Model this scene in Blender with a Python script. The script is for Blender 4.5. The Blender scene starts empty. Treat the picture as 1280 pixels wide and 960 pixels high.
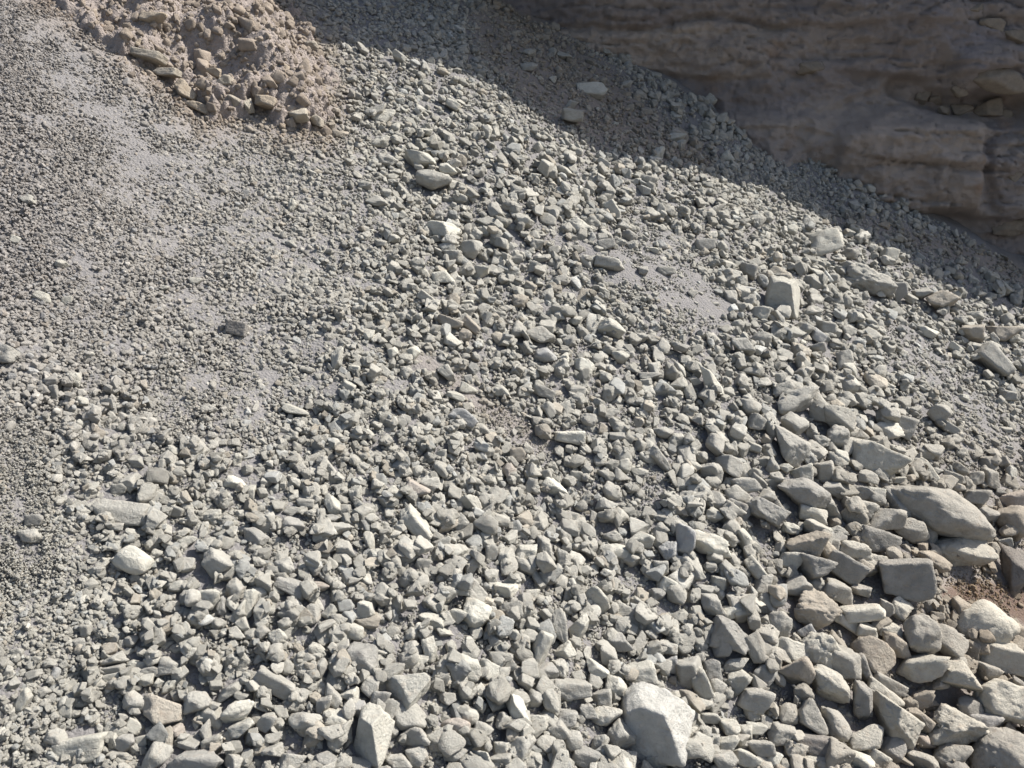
import bpy, bmesh, math, random
import numpy as np
from mathutils import Matrix, Vector

# ------------------------------------------------------------------ camera, sky, sun, exposure
rng = np.random.default_rng(11)
random.seed(11)
sc = bpy.context.scene
col = sc.collection
CAM_H = 3.55                                    # the photographer stands on a bench above the quarry floor
PITCH = math.radians(14.0)
FPX = 1100.0                                    # focal length in photo pixels (1280 wide)
cam_d = bpy.data.cameras.new('camera')
cam_d.sensor_width = 36.0
cam_d.lens = 36.0 * FPX / 1280.0
cam_d.clip_end = 2000.0
cam = bpy.data.objects.new('camera', cam_d)
cam.location = (0, 0, CAM_H)
cam.rotation_euler = (math.pi / 2 - PITCH, 0, 0)
col.objects.link(cam)
sc.camera = cam

SUN = np.array([0.64, 0.15, 0.755])
SUN /= np.linalg.norm(SUN)
world = bpy.data.worlds.new('World')
sc.world = world
world.use_nodes = True
wn = world.node_tree.nodes
wl = world.node_tree.links
sky = wn.new('ShaderNodeTexSky')
sky.sky_type = 'NISHITA'
sky.sun_disc = False
sky.sun_elevation = math.asin(SUN[2])
sky.sun_rotation = math.atan2(SUN[0], SUN[1])
sky.air_density = 1.0
sky.dust_density = 2.0
wl.new(sky.outputs[0], wn['Background'].inputs[0])
wn['Background'].inputs[1].default_value = 0.092
sun_d = bpy.data.lights.new('sun', 'SUN')
sun_d.energy = 5.0
sun_d.angle = math.radians(0.53)
sun_d.color = (1.0, 0.965, 0.905)
sun = bpy.data.objects.new('sun', sun_d)
sun.rotation_euler = Vector(SUN).to_track_quat('Z', 'Y').to_euler()
sun.location = (8, 2, 12)
col.objects.link(sun)
vs = sc.view_settings
vs.view_transform = 'Standard'
vs.look = 'None'
vs.exposure = 0.86
vs.gamma = 1.0
vs.use_curve_mapping = False

# ------------------------------------------------------------------ geometry of the place
CAM = np.array([0, 0, CAM_H])
RX = np.array([1.0, 0, 0])
FW = np.array([0, math.cos(PITCH), -math.sin(PITCH)])
UP = np.array([0, math.sin(PITCH), math.cos(PITCH)])
PA, PB, PC = .0848 * 2, -.0477 * 2, -.0922 * 2   # the scree plane: 1/depth = PA + PB u + PC v
WV = PB * RX + PA * FW + PC * UP
NN = -WV / np.linalg.norm(WV)                    # its normal: 35 degrees steep, falling to the right and forward
P0 = CAM + WV / np.dot(WV, WV)                   # foot of the perpendicular from the camera
E1 = np.cross(NN, [0, 0, 1.0]); E1 /= np.linalg.norm(E1)
E2 = np.cross(NN, E1)
if E2[2] < 0:
    E2 = -E2
if E1[0] < 0:
    E1 = -E1


def ray(x, y):
    x = np.asarray(x, float); y = np.asarray(y, float)
    return FW + ((x - 640) / FPX)[..., None] * RX + ((480 - y) / FPX)[..., None] * UP


def slope_ab(x, y):
    """photo pixel -> in-plane coordinates on the scree plane"""
    d = ray(x, y)
    X = CAM + d / (d @ WV)[..., None]
    return (X - P0) @ E1, (X - P0) @ E2


def to_pix(X):
    V = X - CAM
    t = np.maximum(V @ FW, 0.2)
    return 640 + FPX * (V @ RX) / t, 480 - FPX * (V @ UP) / t, t


def _hash(ix, iy, iz, seed):
    h = (ix.astype(np.int64) * 73856093) ^ (iy.astype(np.int64) * 19349663) ^ (iz.astype(np.int64) * 83492791) ^ (seed * 2654435)
    h = (h ^ (h >> 13)) * 1274126177
    h = h & 0x7fffffff
    h = ((h ^ (h >> 15)) * 2246822519) & 0x7fffffff
    return ((h ^ (h >> 11)) & 0xffff) / 65535.0


def vnoise(p, seed=0):
    """value noise in -1..1 on (n,3) points"""
    i = np.floor(p).astype(np.int64)
    f = p - i
    f = f * f * f * (f * (f * 6 - 15) + 10)
    r = 0
    for dx in (0, 1):
        wx = f[:, 0] if dx else 1 - f[:, 0]
        for dy in (0, 1):
            wy = f[:, 1] if dy else 1 - f[:, 1]
            for dz in (0, 1):
                wz = f[:, 2] if dz else 1 - f[:, 2]
                r = r + wx * wy * wz * _hash(i[:, 0] + dx, i[:, 1] + dy, i[:, 2] + dz, seed)
    return r * 2 - 1


def fbm(p, seed=0, octv=4, gain=.5):
    r = 0; a = 1.0
    for o in range(octv):
        r = r + a * vnoise(p * (2.03 ** o) + 17.3 * o, seed + o)
        a *= gain
    return r


def worley(p, seed=0):
    """distance to the nearest and second nearest feature point, 2-D"""
    i = np.floor(p).astype(np.int64)
    d1 = np.full(len(p), 9.0); d2 = np.full(len(p), 9.0)
    zz = np.zeros(len(p), np.int64)
    for dx in (-1, 0, 1):
        for dy in (-1, 0, 1):
            cx = i[:, 0] + dx; cy = i[:, 1] + dy
            fx = cx + _hash(cx, cy, zz, seed); fy = cy + _hash(cx, cy, zz + 7, seed)
            d = np.hypot(p[:, 0] - fx, p[:, 1] - fy)
            d2 = np.where(d < d1, d1, np.minimum(d2, d))
            d1 = np.minimum(d, d1)
    return d1, d2


def sstep(a, b, x):
    if a > b:
        return 1 - sstep(b, a, x)
    t = np.clip((x - a) / (b - a), 0, 1)
    return t * t * (3 - 2 * t)


def seg_dist(x, y, x0, y0, x1, y1):
    dx, dy = x1 - x0, y1 - y0
    t = np.clip(((x - x0) * dx + (y - y0) * dy) / (dx * dx + dy * dy), 0, 1)
    return np.hypot(x - x0 - t * dx, y - y0 - t * dy)


def base_h(a, b):
    """undulation of the scree surface along its normal, metres"""
    a = np.asarray(a, float); b = np.asarray(b, float)
    p = np.stack([a.ravel() * .55, b.ravel() * .22, np.zeros(a.size)], 1)
    h = .10 * vnoise(p, 3) + .05 * vnoise(p * 2.7, 5)
    return h.reshape(a.shape)


def world_of(a, b, h):
    return P0 + np.asarray(a)[..., None] * E1 + np.asarray(b)[..., None] * E2 + np.asarray(h)[..., None] * NN


# bare dusty runs where fine material slid down: (x0, y0, x1, y1, half width) in photo pixels
RUNS = [(520, 455, 695, 560, 13), (735, 325, 900, 400, 26), (1085, 372, 1265, 545, 24), (120, 395, 265, 560, 17),
        (15, 570, 45, 745, 16), (60, 60, 190, 230, 30), (330, 290, 455, 360, 12), (40, 250, 130, 380, 16),
        (235, 445, 300, 590, 12), (300, 370, 410, 480, 12), (380, 500, 335, 460, 10), (1180, 735, 1290, 775, 20)]


def runs(x, y):
    m = np.zeros(np.shape(x))
    for x0, y0, x1, y1, w in RUNS:
        d = seg_dist(x, y, x0, y0, x1, y1)
        m = np.maximum(m, 1 - sstep(w * .45, w * 1.35, d))
    return m


def streaks(a, b):
    """0..1: bands of powdery fines drawn out down the fall line"""
    p = np.stack([a * 2.3 + .25 * np.sin(b * 1.3), b * .32, np.zeros_like(a)], 1)
    return sstep(-.15, .45, vnoise(p, 55) + .5 * vnoise(p * 2.6, 57))


# local median stone size in photo pixels
SIZES = np.array([
    (0, 0, 3.4), (150, 200, 4), (300, 200, 4.5), (50, 300, 4.4), (250, 300, 5), (400, 250, 6), (100, 420, 5), (60, 490, 8),
    (300, 420, 5.5), (230, 500, 4.5), (400, 430, 7), (420, 350, 6.5), (330, 480, 6), (150, 530, 9), (100, 600, 9), (30, 620, 4),
    (20, 560, 4), (40, 700, 4), (60, 760, 6), (20, 860, 7), (40, 940, 7), (180, 640, 12), (250, 590, 11), (300, 550, 7),
    (400, 570, 11), (350, 640, 13), (180, 770, 11), (120, 720, 8), (250, 800, 13), (150, 860, 12), (350, 740, 14),
    (300, 900, 16), (450, 640, 13), (480, 540, 10), (600, 600, 13), (560, 500, 9), (600, 470, 9), (500, 400, 10), (560, 340, 11),
    (520, 200, 9), (460, 120, 7), (440, 80, 6), (560, 130, 8), (620, 220, 10), (700, 250, 11), (640, 330, 12), (780, 260, 11),
    (850, 250, 8), (930, 250, 6), (980, 300, 8), (800, 360, 5), (860, 390, 6), (720, 420, 14), (700, 520, 12), (760, 480, 13),
    (850, 500, 13), (900, 450, 11), (950, 400, 13), (900, 320, 10), (1000, 340, 11), (1100, 300, 8), (1090, 400, 9),
    (1150, 420, 6), (1150, 470, 6), (1220, 520, 5), (1260, 560, 7), (1250, 380, 10), (1250, 440, 8), (1020, 460, 14),
    (1100, 500, 14), (950, 560, 17), (1050, 560, 18), (1150, 560, 15), (1240, 600, 14), (1000, 640, 20), (1100, 640, 20),
    (1200, 650, 15), (880, 640, 16), (780, 640, 14), (700, 640, 13), (600, 700, 16), (700, 740, 17), (500, 740, 16),
    (450, 820, 17), (560, 860, 17), (650, 880, 19), (800, 760, 17), (900, 740, 19), (980, 760, 21), (1060, 780, 23),
    (1180, 740, 8), (1240, 755, 7), (1130, 860, 24), (1230, 900, 25), (1000, 900, 23), (900, 900, 20), (780, 900, 21),
    (750, 820, 18), (550, 940, 19), (1240, 820, 20), (650, 120, 5), (750, 160, 6), (850, 190, 8), (480, 30, 5), (1000, 240, 5),
    (1150, 300, 6), (1250, 340, 8), (-200, 300, 4), (-200, 800, 6), (300, 1150, 18), (900, 1150, 24), (1450, 900, 22), (1450, 500, 8)], float)


def med_size(x, y):
    w = 0; s = 0
    for cx, cy, v in SIZES:
        k = 1.0 / (((x - cx) ** 2 + (y - cy) ** 2) / 400.0 + 1.0) ** 2
        w = w + k; s = s + k * math.log(v)
    v = np.exp(s / w) * (.84 - .11 * np.clip(1 - np.hypot((x - 620) / 420, (y - 560) / 480), 0, 1) ** .5)
    return np.where(v < 6, v * (.56 + .44 * sstep(2.6, 6.4, v)), v)


SOILS = [([(585, 20), (640, -20), (700, 40), (770, 95), (830, 150), (900, 200), (880, 215), (790, 205), (720, 170), (650, 130), (600, 80)], 14, 1),
         ([(1165, 735), (1215, 722), (1320, 735), (1320, 800), (1250, 772), (1200, 782)], 10, 2),
         ([(1040, 265), (1300, 330), (1300, 365), (1150, 310)], 12, 1), ([(505, 440), (540, 445), (700, 545), (680, 565), (560, 500)], 16, .55)]


def soil_amount(x, y):
    m = .8 * sstep(-55, 4, poly_sd(x, y, BANK))
    m = np.maximum(m, .75 * np.clip((x - 900) / 300, 0, 1) * np.clip((y - 520) / 220, 0, 1))
    for poly, e, k in SOILS:
        m = np.maximum(m, k * sstep(-e, e, poly_sd(x, y, poly)))
    return m


BANK = [(20, -60), (50, 0), (100, 24), (140, 48), (172, 84), (212, 104), (262, 146), (292, 138), (322, 140), (352, 158), (402, 166),
        (408, 120), (398, 62), (372, 30), (346, -2), (330, -60)]


def poly_sd(x, y, poly):
    """signed distance, positive inside"""
    x = np.asarray(x, float); y = np.asarray(y, float)
    d = np.full(x.shape, 1e9); ins = np.zeros(x.shape, bool)
    n = len(poly)
    for i in range(n):
        x0, y0 = poly[i]; x1, y1 = poly[(i + 1) % n]
        d = np.minimum(d, seg_dist(x, y, x0, y0, x1, y1))
        c = ((y0 > y) != (y1 > y)) & (x < (x1 - x0) * (y - y0) / ((y1 - y0) or 1e-9) + x0)
        ins ^= c
    return np.where(ins, d, -d)


# the cliff stands on a vertical plane through these two contact points
_c0 = CAM + ray(620, 0) / (ray(620, 0) @ WV)
_c1 = CAM + ray(1280, 340) / (ray(1280, 340) @ WV)
CT = (_c1 - _c0) * [1, 1, 0]; CT /= np.linalg.norm(CT)
CN = np.array([CT[1], -CT[0], 0])                # faces the camera


def cliff_hit(x, y):
    d = ray(x, y)
    return CAM + d * (((_c0 - CAM) @ CN) / (d @ CN))[..., None]


def contact(X):
    return (X - _c0) @ CN                        # > 0 in front of the cliff


# ------------------------------------------------------------------ materials
def node(nt, typ, **kw):
    n = nt.nodes.new(typ)
    for k, v in kw.items():
        if k.startswith('i_'):
            n.inputs[k[2:].replace('_', ' ')].default_value = v
        else:
            setattr(n, k, v)
    return n


def mixc(nt, fac, a, b, typ='MIX'):
    m = nt.nodes.new('ShaderNodeMix'); m.data_type = 'RGBA'; m.blend_type = typ
    for sock, v in ((m.inputs[0], fac), (m.inputs[6], a), (m.inputs[7], b)):
        if hasattr(v, 'is_output'):
            nt.links.new(v, sock)
        elif isinstance(v, (int, float)):
            sock.default_value = v
        else:
            sock.default_value = (*v, 1) if len(v) == 3 else v
    return m.outputs[2]


def ramp(nt, fac, p0, p1, c0=(0, 0, 0, 1), c1=(1, 1, 1, 1)):
    r = nt.nodes.new('ShaderNodeValToRGB')
    r.color_ramp.elements[0].position = p0; r.color_ramp.elements[1].position = p1
    r.color_ramp.elements[0].color = c0; r.color_ramp.elements[1].color = c1
    nt.links.new(fac, r.inputs[0])
    return r.outputs[0]


def new_mat(name):
    m = bpy.data.materials.new(name); m.use_nodes = True
    nt = m.node_tree
    b = nt.nodes['Principled BSDF']
    b.inputs['Roughness'].default_value = .93
    b.inputs['Specular IOR Level'].default_value = .15
    return m, nt, b


ROCK = (.374, .360, .322)


def rock_material(name, source):
    """dusty pale limestone; tint from the object's colour or from the instance"""
    m, nt, b = new_mat(name)
    tc = node(nt, 'ShaderNodeTexCoord')
    if source == 'OBJECT':
        tint = node(nt, 'ShaderNodeObjectInfo').outputs['Color']
        rnd = node(nt, 'ShaderNodeObjectInfo').outputs['Random']
    else:
        at = node(nt, 'ShaderNodeAttribute', attribute_type='INSTANCER', attribute_name='tint')
        tint = at.outputs['Color']
        rnd = node(nt, 'ShaderNodeObjectInfo').outputs['Random']
    off = node(nt, 'ShaderNodeVectorMath', operation='SCALE')
    cmb = node(nt, 'ShaderNodeCombineXYZ')
    for k in range(3):
        nt.links.new(rnd, cmb.inputs[k])
    nt.links.new(cmb.outputs[0], off.inputs[0]); off.inputs['Scale'].default_value = 37.0
    add = node(nt, 'ShaderNodeVectorMath', operation='ADD')
    src = tc.outputs['Object']
    if source == 'OBJECT':                       # grain keeps its real size on long and large rocks
        sz = node(nt, 'ShaderNodeAttribute', attribute_type='OBJECT', attribute_name='half_size')
        ml = node(nt, 'ShaderNodeVectorMath', operation='MULTIPLY')
        nt.links.new(src, ml.inputs[0]); nt.links.new(sz.outputs['Vector'], ml.inputs[1])
        src = ml.outputs[0]
    nt.links.new(src, add.inputs[0]); nt.links.new(off.outputs[0], add.inputs[1])
    n1 = node(nt, 'ShaderNodeTexNoise', i_Scale=1.6, i_Detail=7.0, i_Roughness=.62)
    n2 = node(nt, 'ShaderNodeTexNoise', i_Scale=7.0, i_Detail=6.0, i_Roughness=.7)
    n3 = node(nt, 'ShaderNodeTexNoise', i_Scale=3.0, i_Detail=3.0)
    for n in (n1, n2, n3):
        nt.links.new(add.outputs[0], n.inputs['Vector'])
    c = mixc(nt, ramp(nt, n1.outputs[0], .32, .7), [v * .80 for v in ROCK], [v * 1.12 for v in ROCK])
    c = mixc(nt, ramp(nt, n3.outputs[0], .56, .78), c, (.35, .315, .27))
    c = mixc(nt, ramp(nt, n2.outputs[0], .60, .75), c, (.22, .21, .195))
    c = mixc(nt, 1.0, c, tint, 'MULTIPLY')
    nt.links.new(c, b.inputs['Base Color'])
    bp = node(nt, 'ShaderNodeBump'); bp.inputs['Strength'].default_value = .6; bp.inputs['Distance'].default_value = .05
    nt.links.new(n2.outputs[0], bp.inputs['Height'])
    nt.links.new(bp.outputs[0], b.inputs['Normal'])
    return m


def soil_material(name, ca, cb, cc, scale=1.0, bump=.7, dist=.02, soil=None):
    m, nt, b = new_mat(name)
    tc = node(nt, 'ShaderNodeTexCoord')
    n1 = node(nt, 'ShaderNodeTexNoise', i_Scale=1.3 * scale, i_Detail=6.0, i_Roughness=.6)
    n2 = node(nt, 'ShaderNodeTexNoise', i_Scale=38 * scale, i_Detail=6.0, i_Roughness=.75)
    v = node(nt, 'ShaderNodeTexVoronoi', i_Scale=55 * scale)
    for n in (n1, n2, v):
        nt.links.new(tc.outputs['Object'], n.inputs['Vector'])
    c = mixc(nt, ramp(nt, n1.outputs[0], .35, .66), ca, cb)
    c = mixc(nt, ramp(nt, n2.outputs[0], .45, .72), c, cc)
    if soil:                                     # patches of brown earth showing through the scree
        at = node(nt, 'ShaderNodeAttribute', attribute_name='soil')
        c = mixc(nt, at.outputs['Fac'], c, soil)
        dk = node(nt, 'ShaderNodeMath', operation='SUBTRACT'); dk.use_clamp = True; dk.inputs[1].default_value = 1.0
        nt.links.new(at.outputs['Fac'], dk.inputs[0])
        c = mixc(nt, dk.outputs[0], c, (.135, .096, .076))      # damp reddish earth at the toe
    nt.links.new(c, b.inputs['Base Color'])
    mx = node(nt, 'ShaderNodeMath', operation='MULTIPLY_ADD')
    nt.links.new(n2.outputs[0], mx.inputs[0]); mx.inputs[1].default_value = 1.4
    inv = node(nt, 'ShaderNodeMath', operation='MULTIPLY'); inv.inputs[1].default_value = -.8
    nt.links.new(v.outputs['Distance'], inv.inputs[0]); nt.links.new(inv.outputs[0], mx.inputs[2])
    bp = node(nt, 'ShaderNodeBump'); bp.inputs['Strength'].default_value = bump; bp.inputs['Distance'].default_value = dist
    nt.links.new(mx.outputs[0], bp.inputs['Height'])
    nt.links.new(bp.outputs[0], b.inputs['Normal'])
    return m


M_ROCK = rock_material('limestone', 'OBJECT')
M_FILL = rock_material('limestone_rubble', 'INSTANCER')
M_DUST = soil_material('scree_dust', (.205, .195, .191), (.226, .213, .206), (.166, .159, .157), soil=(.245, .212, .186))
M_BANK = soil_material('brown_earth', (.305, .26, .232), (.27, .232, .21), (.335, .292, .262), 1.0, .9, .02)


def cliff_material():
    m, nt, b = new_mat('cliff_rock')
    tc = node(nt, 'ShaderNodeTexCoord')
    mp = node(nt, 'ShaderNodeMapping'); mp.inputs['Scale'].default_value = (.55, .55, 1.9)
    nt.links.new(tc.outputs['Object'], mp.inputs[0])
    n1 = node(nt, 'ShaderNodeTexNoise', i_Scale=.9, i_Detail=6.0, i_Roughness=.6, i_Distortion=.6)
    n2 = node(nt, 'ShaderNodeTexNoise', i_Scale=2.4, i_Detail=7.0, i_Roughness=.65)
    n3 = node(nt, 'ShaderNodeTexNoise', i_Scale=7.0, i_Detail=10.0, i_Roughness=.82)
    n4 = node(nt, 'ShaderNodeTexNoise', i_Scale=1.7, i_Detail=4.0)
    for n in (n1, n2):
        nt.links.new(mp.outputs[0], n.inputs['Vector'])
    for n in (n3, n4):
        nt.links.new(tc.outputs['Object'], n.inputs['Vector'])
    c = mixc(nt, ramp(nt, n1.outputs[0], .36, .64), (.265, .230, .215), (.375, .32, .28))
    c = mixc(nt, ramp(nt, n2.outputs[0], .50, .70), c, (.28, .25, .248))
    at = node(nt, 'ShaderNodeAttribute', attribute_name='band')          # paler tan beds
    bm_ = node(nt, 'ShaderNodeMath', operation='MULTIPLY'); nt.links.new(at.outputs['Fac'], bm_.inputs[0])
    nt.links.new(ramp(nt, n2.outputs[0], .3, .6), bm_.inputs[1])
    c = mixc(nt, bm_.outputs[0], c, (.46, .385, .32))
    c = mixc(nt, ramp(nt, n4.outputs[0], .62, .78), c, (.31, .225, .17))
    c = mixc(nt, ramp(nt, n3.outputs[0], .58, .76), c, (.15, .135, .127))
    nt.links.new(c, b.inputs['Base Color'])
    bp = node(nt, 'ShaderNodeBump'); bp.inputs['Strength'].default_value = .9; bp.inputs['Distance'].default_value = .09
    nt.links.new(n3.outputs[0], bp.inputs['Height'])
    nt.links.new(bp.outputs[0], b.inputs['Normal'])
    return m


M_CLIFF = cliff_material()


# ------------------------------------------------------------------ mesh helpers
def mesh_obj(name, V, Fc, mat, smooth=True, link=True):
    me = bpy.data.meshes.new(name)
    me.from_pydata([tuple(v) for v in V] if not isinstance(V, np.ndarray) else V.tolist(), [], Fc if isinstance(Fc, list) else Fc.tolist())
    me.materials.append(mat)
    if smooth:
        me.polygons.foreach_set('use_smooth', np.ones(len(me.polygons), bool))
    me.update()
    o = bpy.data.objects.new(name, me)
    if link:
        col.objects.link(o)
    return o


def grid_faces(nu, nv, keep=None):
    i = np.arange((nu - 1) * (nv - 1))
    r = i // (nv - 1); c = i % (nv - 1)
    q = np.stack([r * nv + c, r * nv + c + 1, (r + 1) * nv + c + 1, (r + 1) * nv + c], 1)
    if keep is not None:
        k = keep.ravel()
        q = q[k[q].all(1)]
    return q


_ico = {}


def ico(sub):
    if sub not in _ico:
        bm = bmesh.new()
        bmesh.ops.create_icosphere(bm, subdivisions=sub, radius=1.0)
        bm.verts.index_update()
        V = np.array([v.co[:] for v in bm.verts])
        Fc = [[v.index for v in f.verts] for f in bm.faces]
        bm.free()
        _ico[sub] = (V / np.linalg.norm(V, axis=1)[:, None], Fc)
    return _ico[sub]


def unit(v):
    return v / np.linalg.norm(v, axis=-1, keepdims=True)


def rock_verts(kind, seed, sub, asp=(1, 1, 1)):
    """a broken stone inside the box -1..1: random cut planes with worn edges, then roughness"""
    r_ = np.random.default_rng(seed * 7919 + 13)
    D, Fc = ico(sub)
    ax = np.linalg.qr(r_.normal(size=(3, 3)))[0] if kind in 'rwl' else np.eye(3)
    jit = {'b': .3, 's': .2, 'c': .25, 'w': .4, 'r': .4, 'l': .4, 'e': .2, 'x': .2}[kind]
    n = [unit(s * ax[k] + jit * r_.normal(size=3)) for k in range(3) for s in (1, -1)]
    d = list(r_.uniform(.62, .9, 6))
    extra = {'x': 0, 'b': 5, 's': 5, 'c': 4, 'w': 4, 'r': 18, 'l': 12, 'e': 26}[kind]
    for _ in range(extra):
        n.append(unit(r_.normal(size=3)))
        d.append(r_.uniform(*{'b': (.72, 1.05), 's': (.75, 1.05), 'c': (.5, 1.0), 'w': (.42, .8), 'r': (.72, .95), 'l': (.7, 1.0), 'e': (.86, 1.0)}[kind]))
    if kind == 'x':                              # one broad dull face to the left, one bright face to the right
        n = [unit(np.array(v) + .07 * r_.normal(size=3)) for v in
             ((-.55, -.12, .83), (.80, .22, .56), (.1, .96, .25), (-.95, .25, 0), (.92, -.35, .1), (0, -1, 0), (0, .1, -1), (.55, .75, -.2), (-.5, .8, .3))]
        d = [.52, .58, .72, .85, .85, .85, .85, .9, .86]
    n = np.array(n); d = np.array(d)
    p = {'x': 60, 'b': 55, 's': 55, 'c': 60, 'w': 60, 'r': 26, 'l': 22, 'e': 9}[kind] * r_.uniform(.45, 1.25) * (1.6 if kind == 'x' else .6 if kind == 'r' and sub == 5 else 1)
    g = np.maximum(D @ n.T, 0) / d
    r = (g ** p).sum(1) ** (-1 / p)
    V = D * r[:, None]
    amp = {'x': .04, 'b': .05, 's': .04, 'c': .04, 'w': .05, 'r': .05, 'l': .10, 'e': .03}[kind]
    Vs = V
    V = V * np.array(asp)                        # roughness keeps its proportions on long rocks
    if sub >= 3:
        nz = amp * fbm(V * 1.7 + r_.uniform(0, 50, 3), seed, 3) + amp * .38 * fbm(V * 6.5 + 9.1, seed + 5, 2 + (sub >= 4))
        rid = 1 - np.abs(vnoise(V * 2.3 + 31.0, seed + 9))           # chipped ridges and hollows
        nz = nz - amp * .9 * sstep(.82, 1.0, rid)
        if sub >= 5:
            nz = nz + amp * .16 * fbm(V * 19.0, seed + 3, 3, .6)
    else:
        nz = amp * .8 * vnoise(V * 1.9 + seed * 3.1, seed)
    V = Vs * (1 + nz)[:, None]
    lo, hi = V.min(0), V.max(0)
    V = (V - (lo + hi) / 2) / ((hi - lo) / 2)
    return V, Fc


_meshes = {}


def rock_mesh(kind, var, sub, mat, asp=(1, 1, 1)):
    key = (kind, var, sub, mat.name)
    if key not in _meshes:
        V, Fc = rock_verts(kind, hash_kind(kind) * 100 + var + sub * 1000, sub, asp)
        me = bpy.data.meshes.new('stone')
        me.from_pydata(V.tolist(), [], Fc)
        me.polygons.foreach_set('use_smooth', np.ones(len(Fc), bool))
        me.materials.append(mat)
        me.update()
        _meshes[key] = me
    return _meshes[key]


def hash_kind(k):
    return 'bscwrlex'.index(k) + 1


def tag(o, label=None, cat=None, group=None, kind=None):
    if label: o['label'] = label
    if cat: o['category'] = cat
    if group: o['group'] = group
    if kind: o['kind'] = kind
    return o


# ------------------------------------------------------------------ the ground sheet and the scree surface
gx = np.concatenate([np.linspace(-300, -12, 8), np.linspace(-10, 16, 14), np.linspace(20, 300, 8)])
gy = np.concatenate([np.linspace(-300, -12, 8), np.linspace(-10, 14, 13), np.linspace(20, 300, 8)])
GX, GY = np.meshgrid(gx, gy, indexing='ij')
tag(mesh_obj('ground', np.stack([GX.ravel(), GY.ravel(), np.zeros(GX.size)], 1), grid_faces(len(gx), len(gy)), M_DUST),
    'flat dusty quarry floor at the foot of the scree', None, None, 'structure')

ca, cb = slope_ab(np.array([-420, 1700, -420, 1700, 640]), np.array([-200, 330, 1250, 1250, -60]))
A0, A1 = ca.min() - .3, ca.max() + .3
B0, B1 = cb.min() - .3, cb.max() + 2.2
STEP = .045
na, nb = int((A1 - A0) / STEP), int((B1 - B0) / STEP)
AA, BB = np.meshgrid(np.linspace(A0, A1, na), np.linspace(B0, B1, nb), indexing='ij')
HB = base_h(AA, BB)
pl = np.stack([AA.ravel() * 6, BB.ravel() * 6, np.zeros(AA.size)], 1)
rough = (.012 * fbm(pl, 21, 3)).reshape(AA.shape)
X = world_of(AA, BB, HB + rough)
keep = (contact(X) > -.7) & (X[..., 2] > -.3)
slope = mesh_obj('scree_slope', X.reshape(-1, 3), grid_faces(na, nb, keep), M_DUST)
spx, spy, _ = to_pix(X.reshape(-1, 3))
at_ = slope.data.attributes.new('soil', 'FLOAT', 'POINT')
at_.data.foreach_set('value', soil_amount(spx, spy).astype(np.float32))
tag(slope, 'steep grey slope of dust and fine gravel under the loose rocks', None, None, 'structure')

# ------------------------------------------------------------------ the cliff
shadow_edge_px = [(345, 0), (400, 50), (600, 118), (760, 212), (850, 224), (960, 230), (1000, 252), (1100, 302), (1280, 392)]  # unseen overhanging brow is shaped so its cast shadow ends at these points
lips = []
for k, (x, y) in enumerate(shadow_edge_px):
    d = ray(x, y); P = CAM + d / (d @ WV)
    zt = CAM_H + 3.6
    s = (zt - P[2]) / SUN[2]
    if k >= 5:
        s = ((_c0 - P) @ CN) / (SUN @ CN)
    lips.append(P + s * SUN)
lips = np.array(lips)
lip_s = (lips - _c0) @ CT; lip_d = (lips - _c0) @ CN; lip_z = lips[:, 2]
CS0, CS1, CST = -5.5, 13.5, .024
ns = int((CS1 - CS0) / CST)
S_ = np.linspace(CS0, CS1, ns)
ls = np.concatenate([[CS0, -2.2], lip_s, [CS1]])
ld = np.concatenate([[1.2, 1.5], lip_d, [0.0]])
lz = np.concatenate([[CAM_H + 4.6, CAM_H + 4.2], lip_z, [lip_z[-1] - .6]])
LD = np.interp(S_, ls, ld) + .05 * vnoise(np.stack([S_ * 2.1, S_ * 0, S_ * 0], 1), 4)
LZ = np.interp(S_, ls, lz) + .07 * vnoise(np.stack([S_ * 3.0, S_ * 0, S_ * 0 + 4], 1), 8)
ZT = np.minimum(CAM_H + 2.35, LZ - .35)
nz_ = 250
rows = []
ZB = -.2
tt = np.linspace(0, 1, nz_)
SS, TT = np.meshgrid(S_, tt, indexing='ij')
ZZ = ZB + (ZT[:, None] - ZB) * TT
Xc = _c0 * [1, 1, 0] + SS[..., None] * CT + ZZ[..., None] * np.array([0, 0, 1.0])
px, py, _ = to_pix(Xc)
pw = np.stack([SS.ravel(), ZZ.ravel(), np.zeros(SS.size)], 1)
wob = 14 * fbm(pw * [1.1, 1.1, 1], 61, 3).reshape(px.shape)
wob2 = 14 * fbm(pw * [1.1, 1.1, 1] + 40, 65, 3).reshape(px.shape)
qx, qy = px + wob, py + wob2


def rbox(x0, x1, y0, y1, e):
    dx = np.maximum(np.maximum(x0 - qx, qx - x1), 0); dy = np.maximum(np.maximum(y0 - qy, qy - y1), 0)
    return 1 - sstep(0, e, np.hypot(dx, dy))


def tilt(yl, yr, x0=640, x1=1280):
    return yl + (yr - yl) * (px - x0) / (x1 - x0)


D_ = .16 * fbm(pw * [.55, .9, 1], 31, 3).reshape(px.shape)
D_ += .07 * fbm(pw * [1.7, 3.2, 1], 33, 4).reshape(px.shape)
D_ += .030 * fbm(pw * [8, 13, 1], 37, 4, .65).reshape(px.shape)
for y_, off_, amp in ((30, 0, .10), (96, -4, .11), (62, 10, .05), (150, 25, .06), (205, 30, .04), (-40, 5, .1), (-110, 0, .12), (-190, 0, .1)):
    yy = qy - (y_ + off_ * (px - 640) / 640)
    D_ += amp * (sstep(-2.5, 2.5, -yy) - .5) * sstep(-.35, .25, vnoise(pw * [.7, .4, 1] + y_ * .37, 71).reshape(px.shape))
D_ += .10 * rbox(690, 975, 40, 92, 6)
D_ += .30 * rbox(905, 1215, 172, 236, 46) + .14 * rbox(1060, 1225, 160, 262, 12)
D_ += .20 * rbox(1205, 1330, 78, 112, 18)
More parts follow.
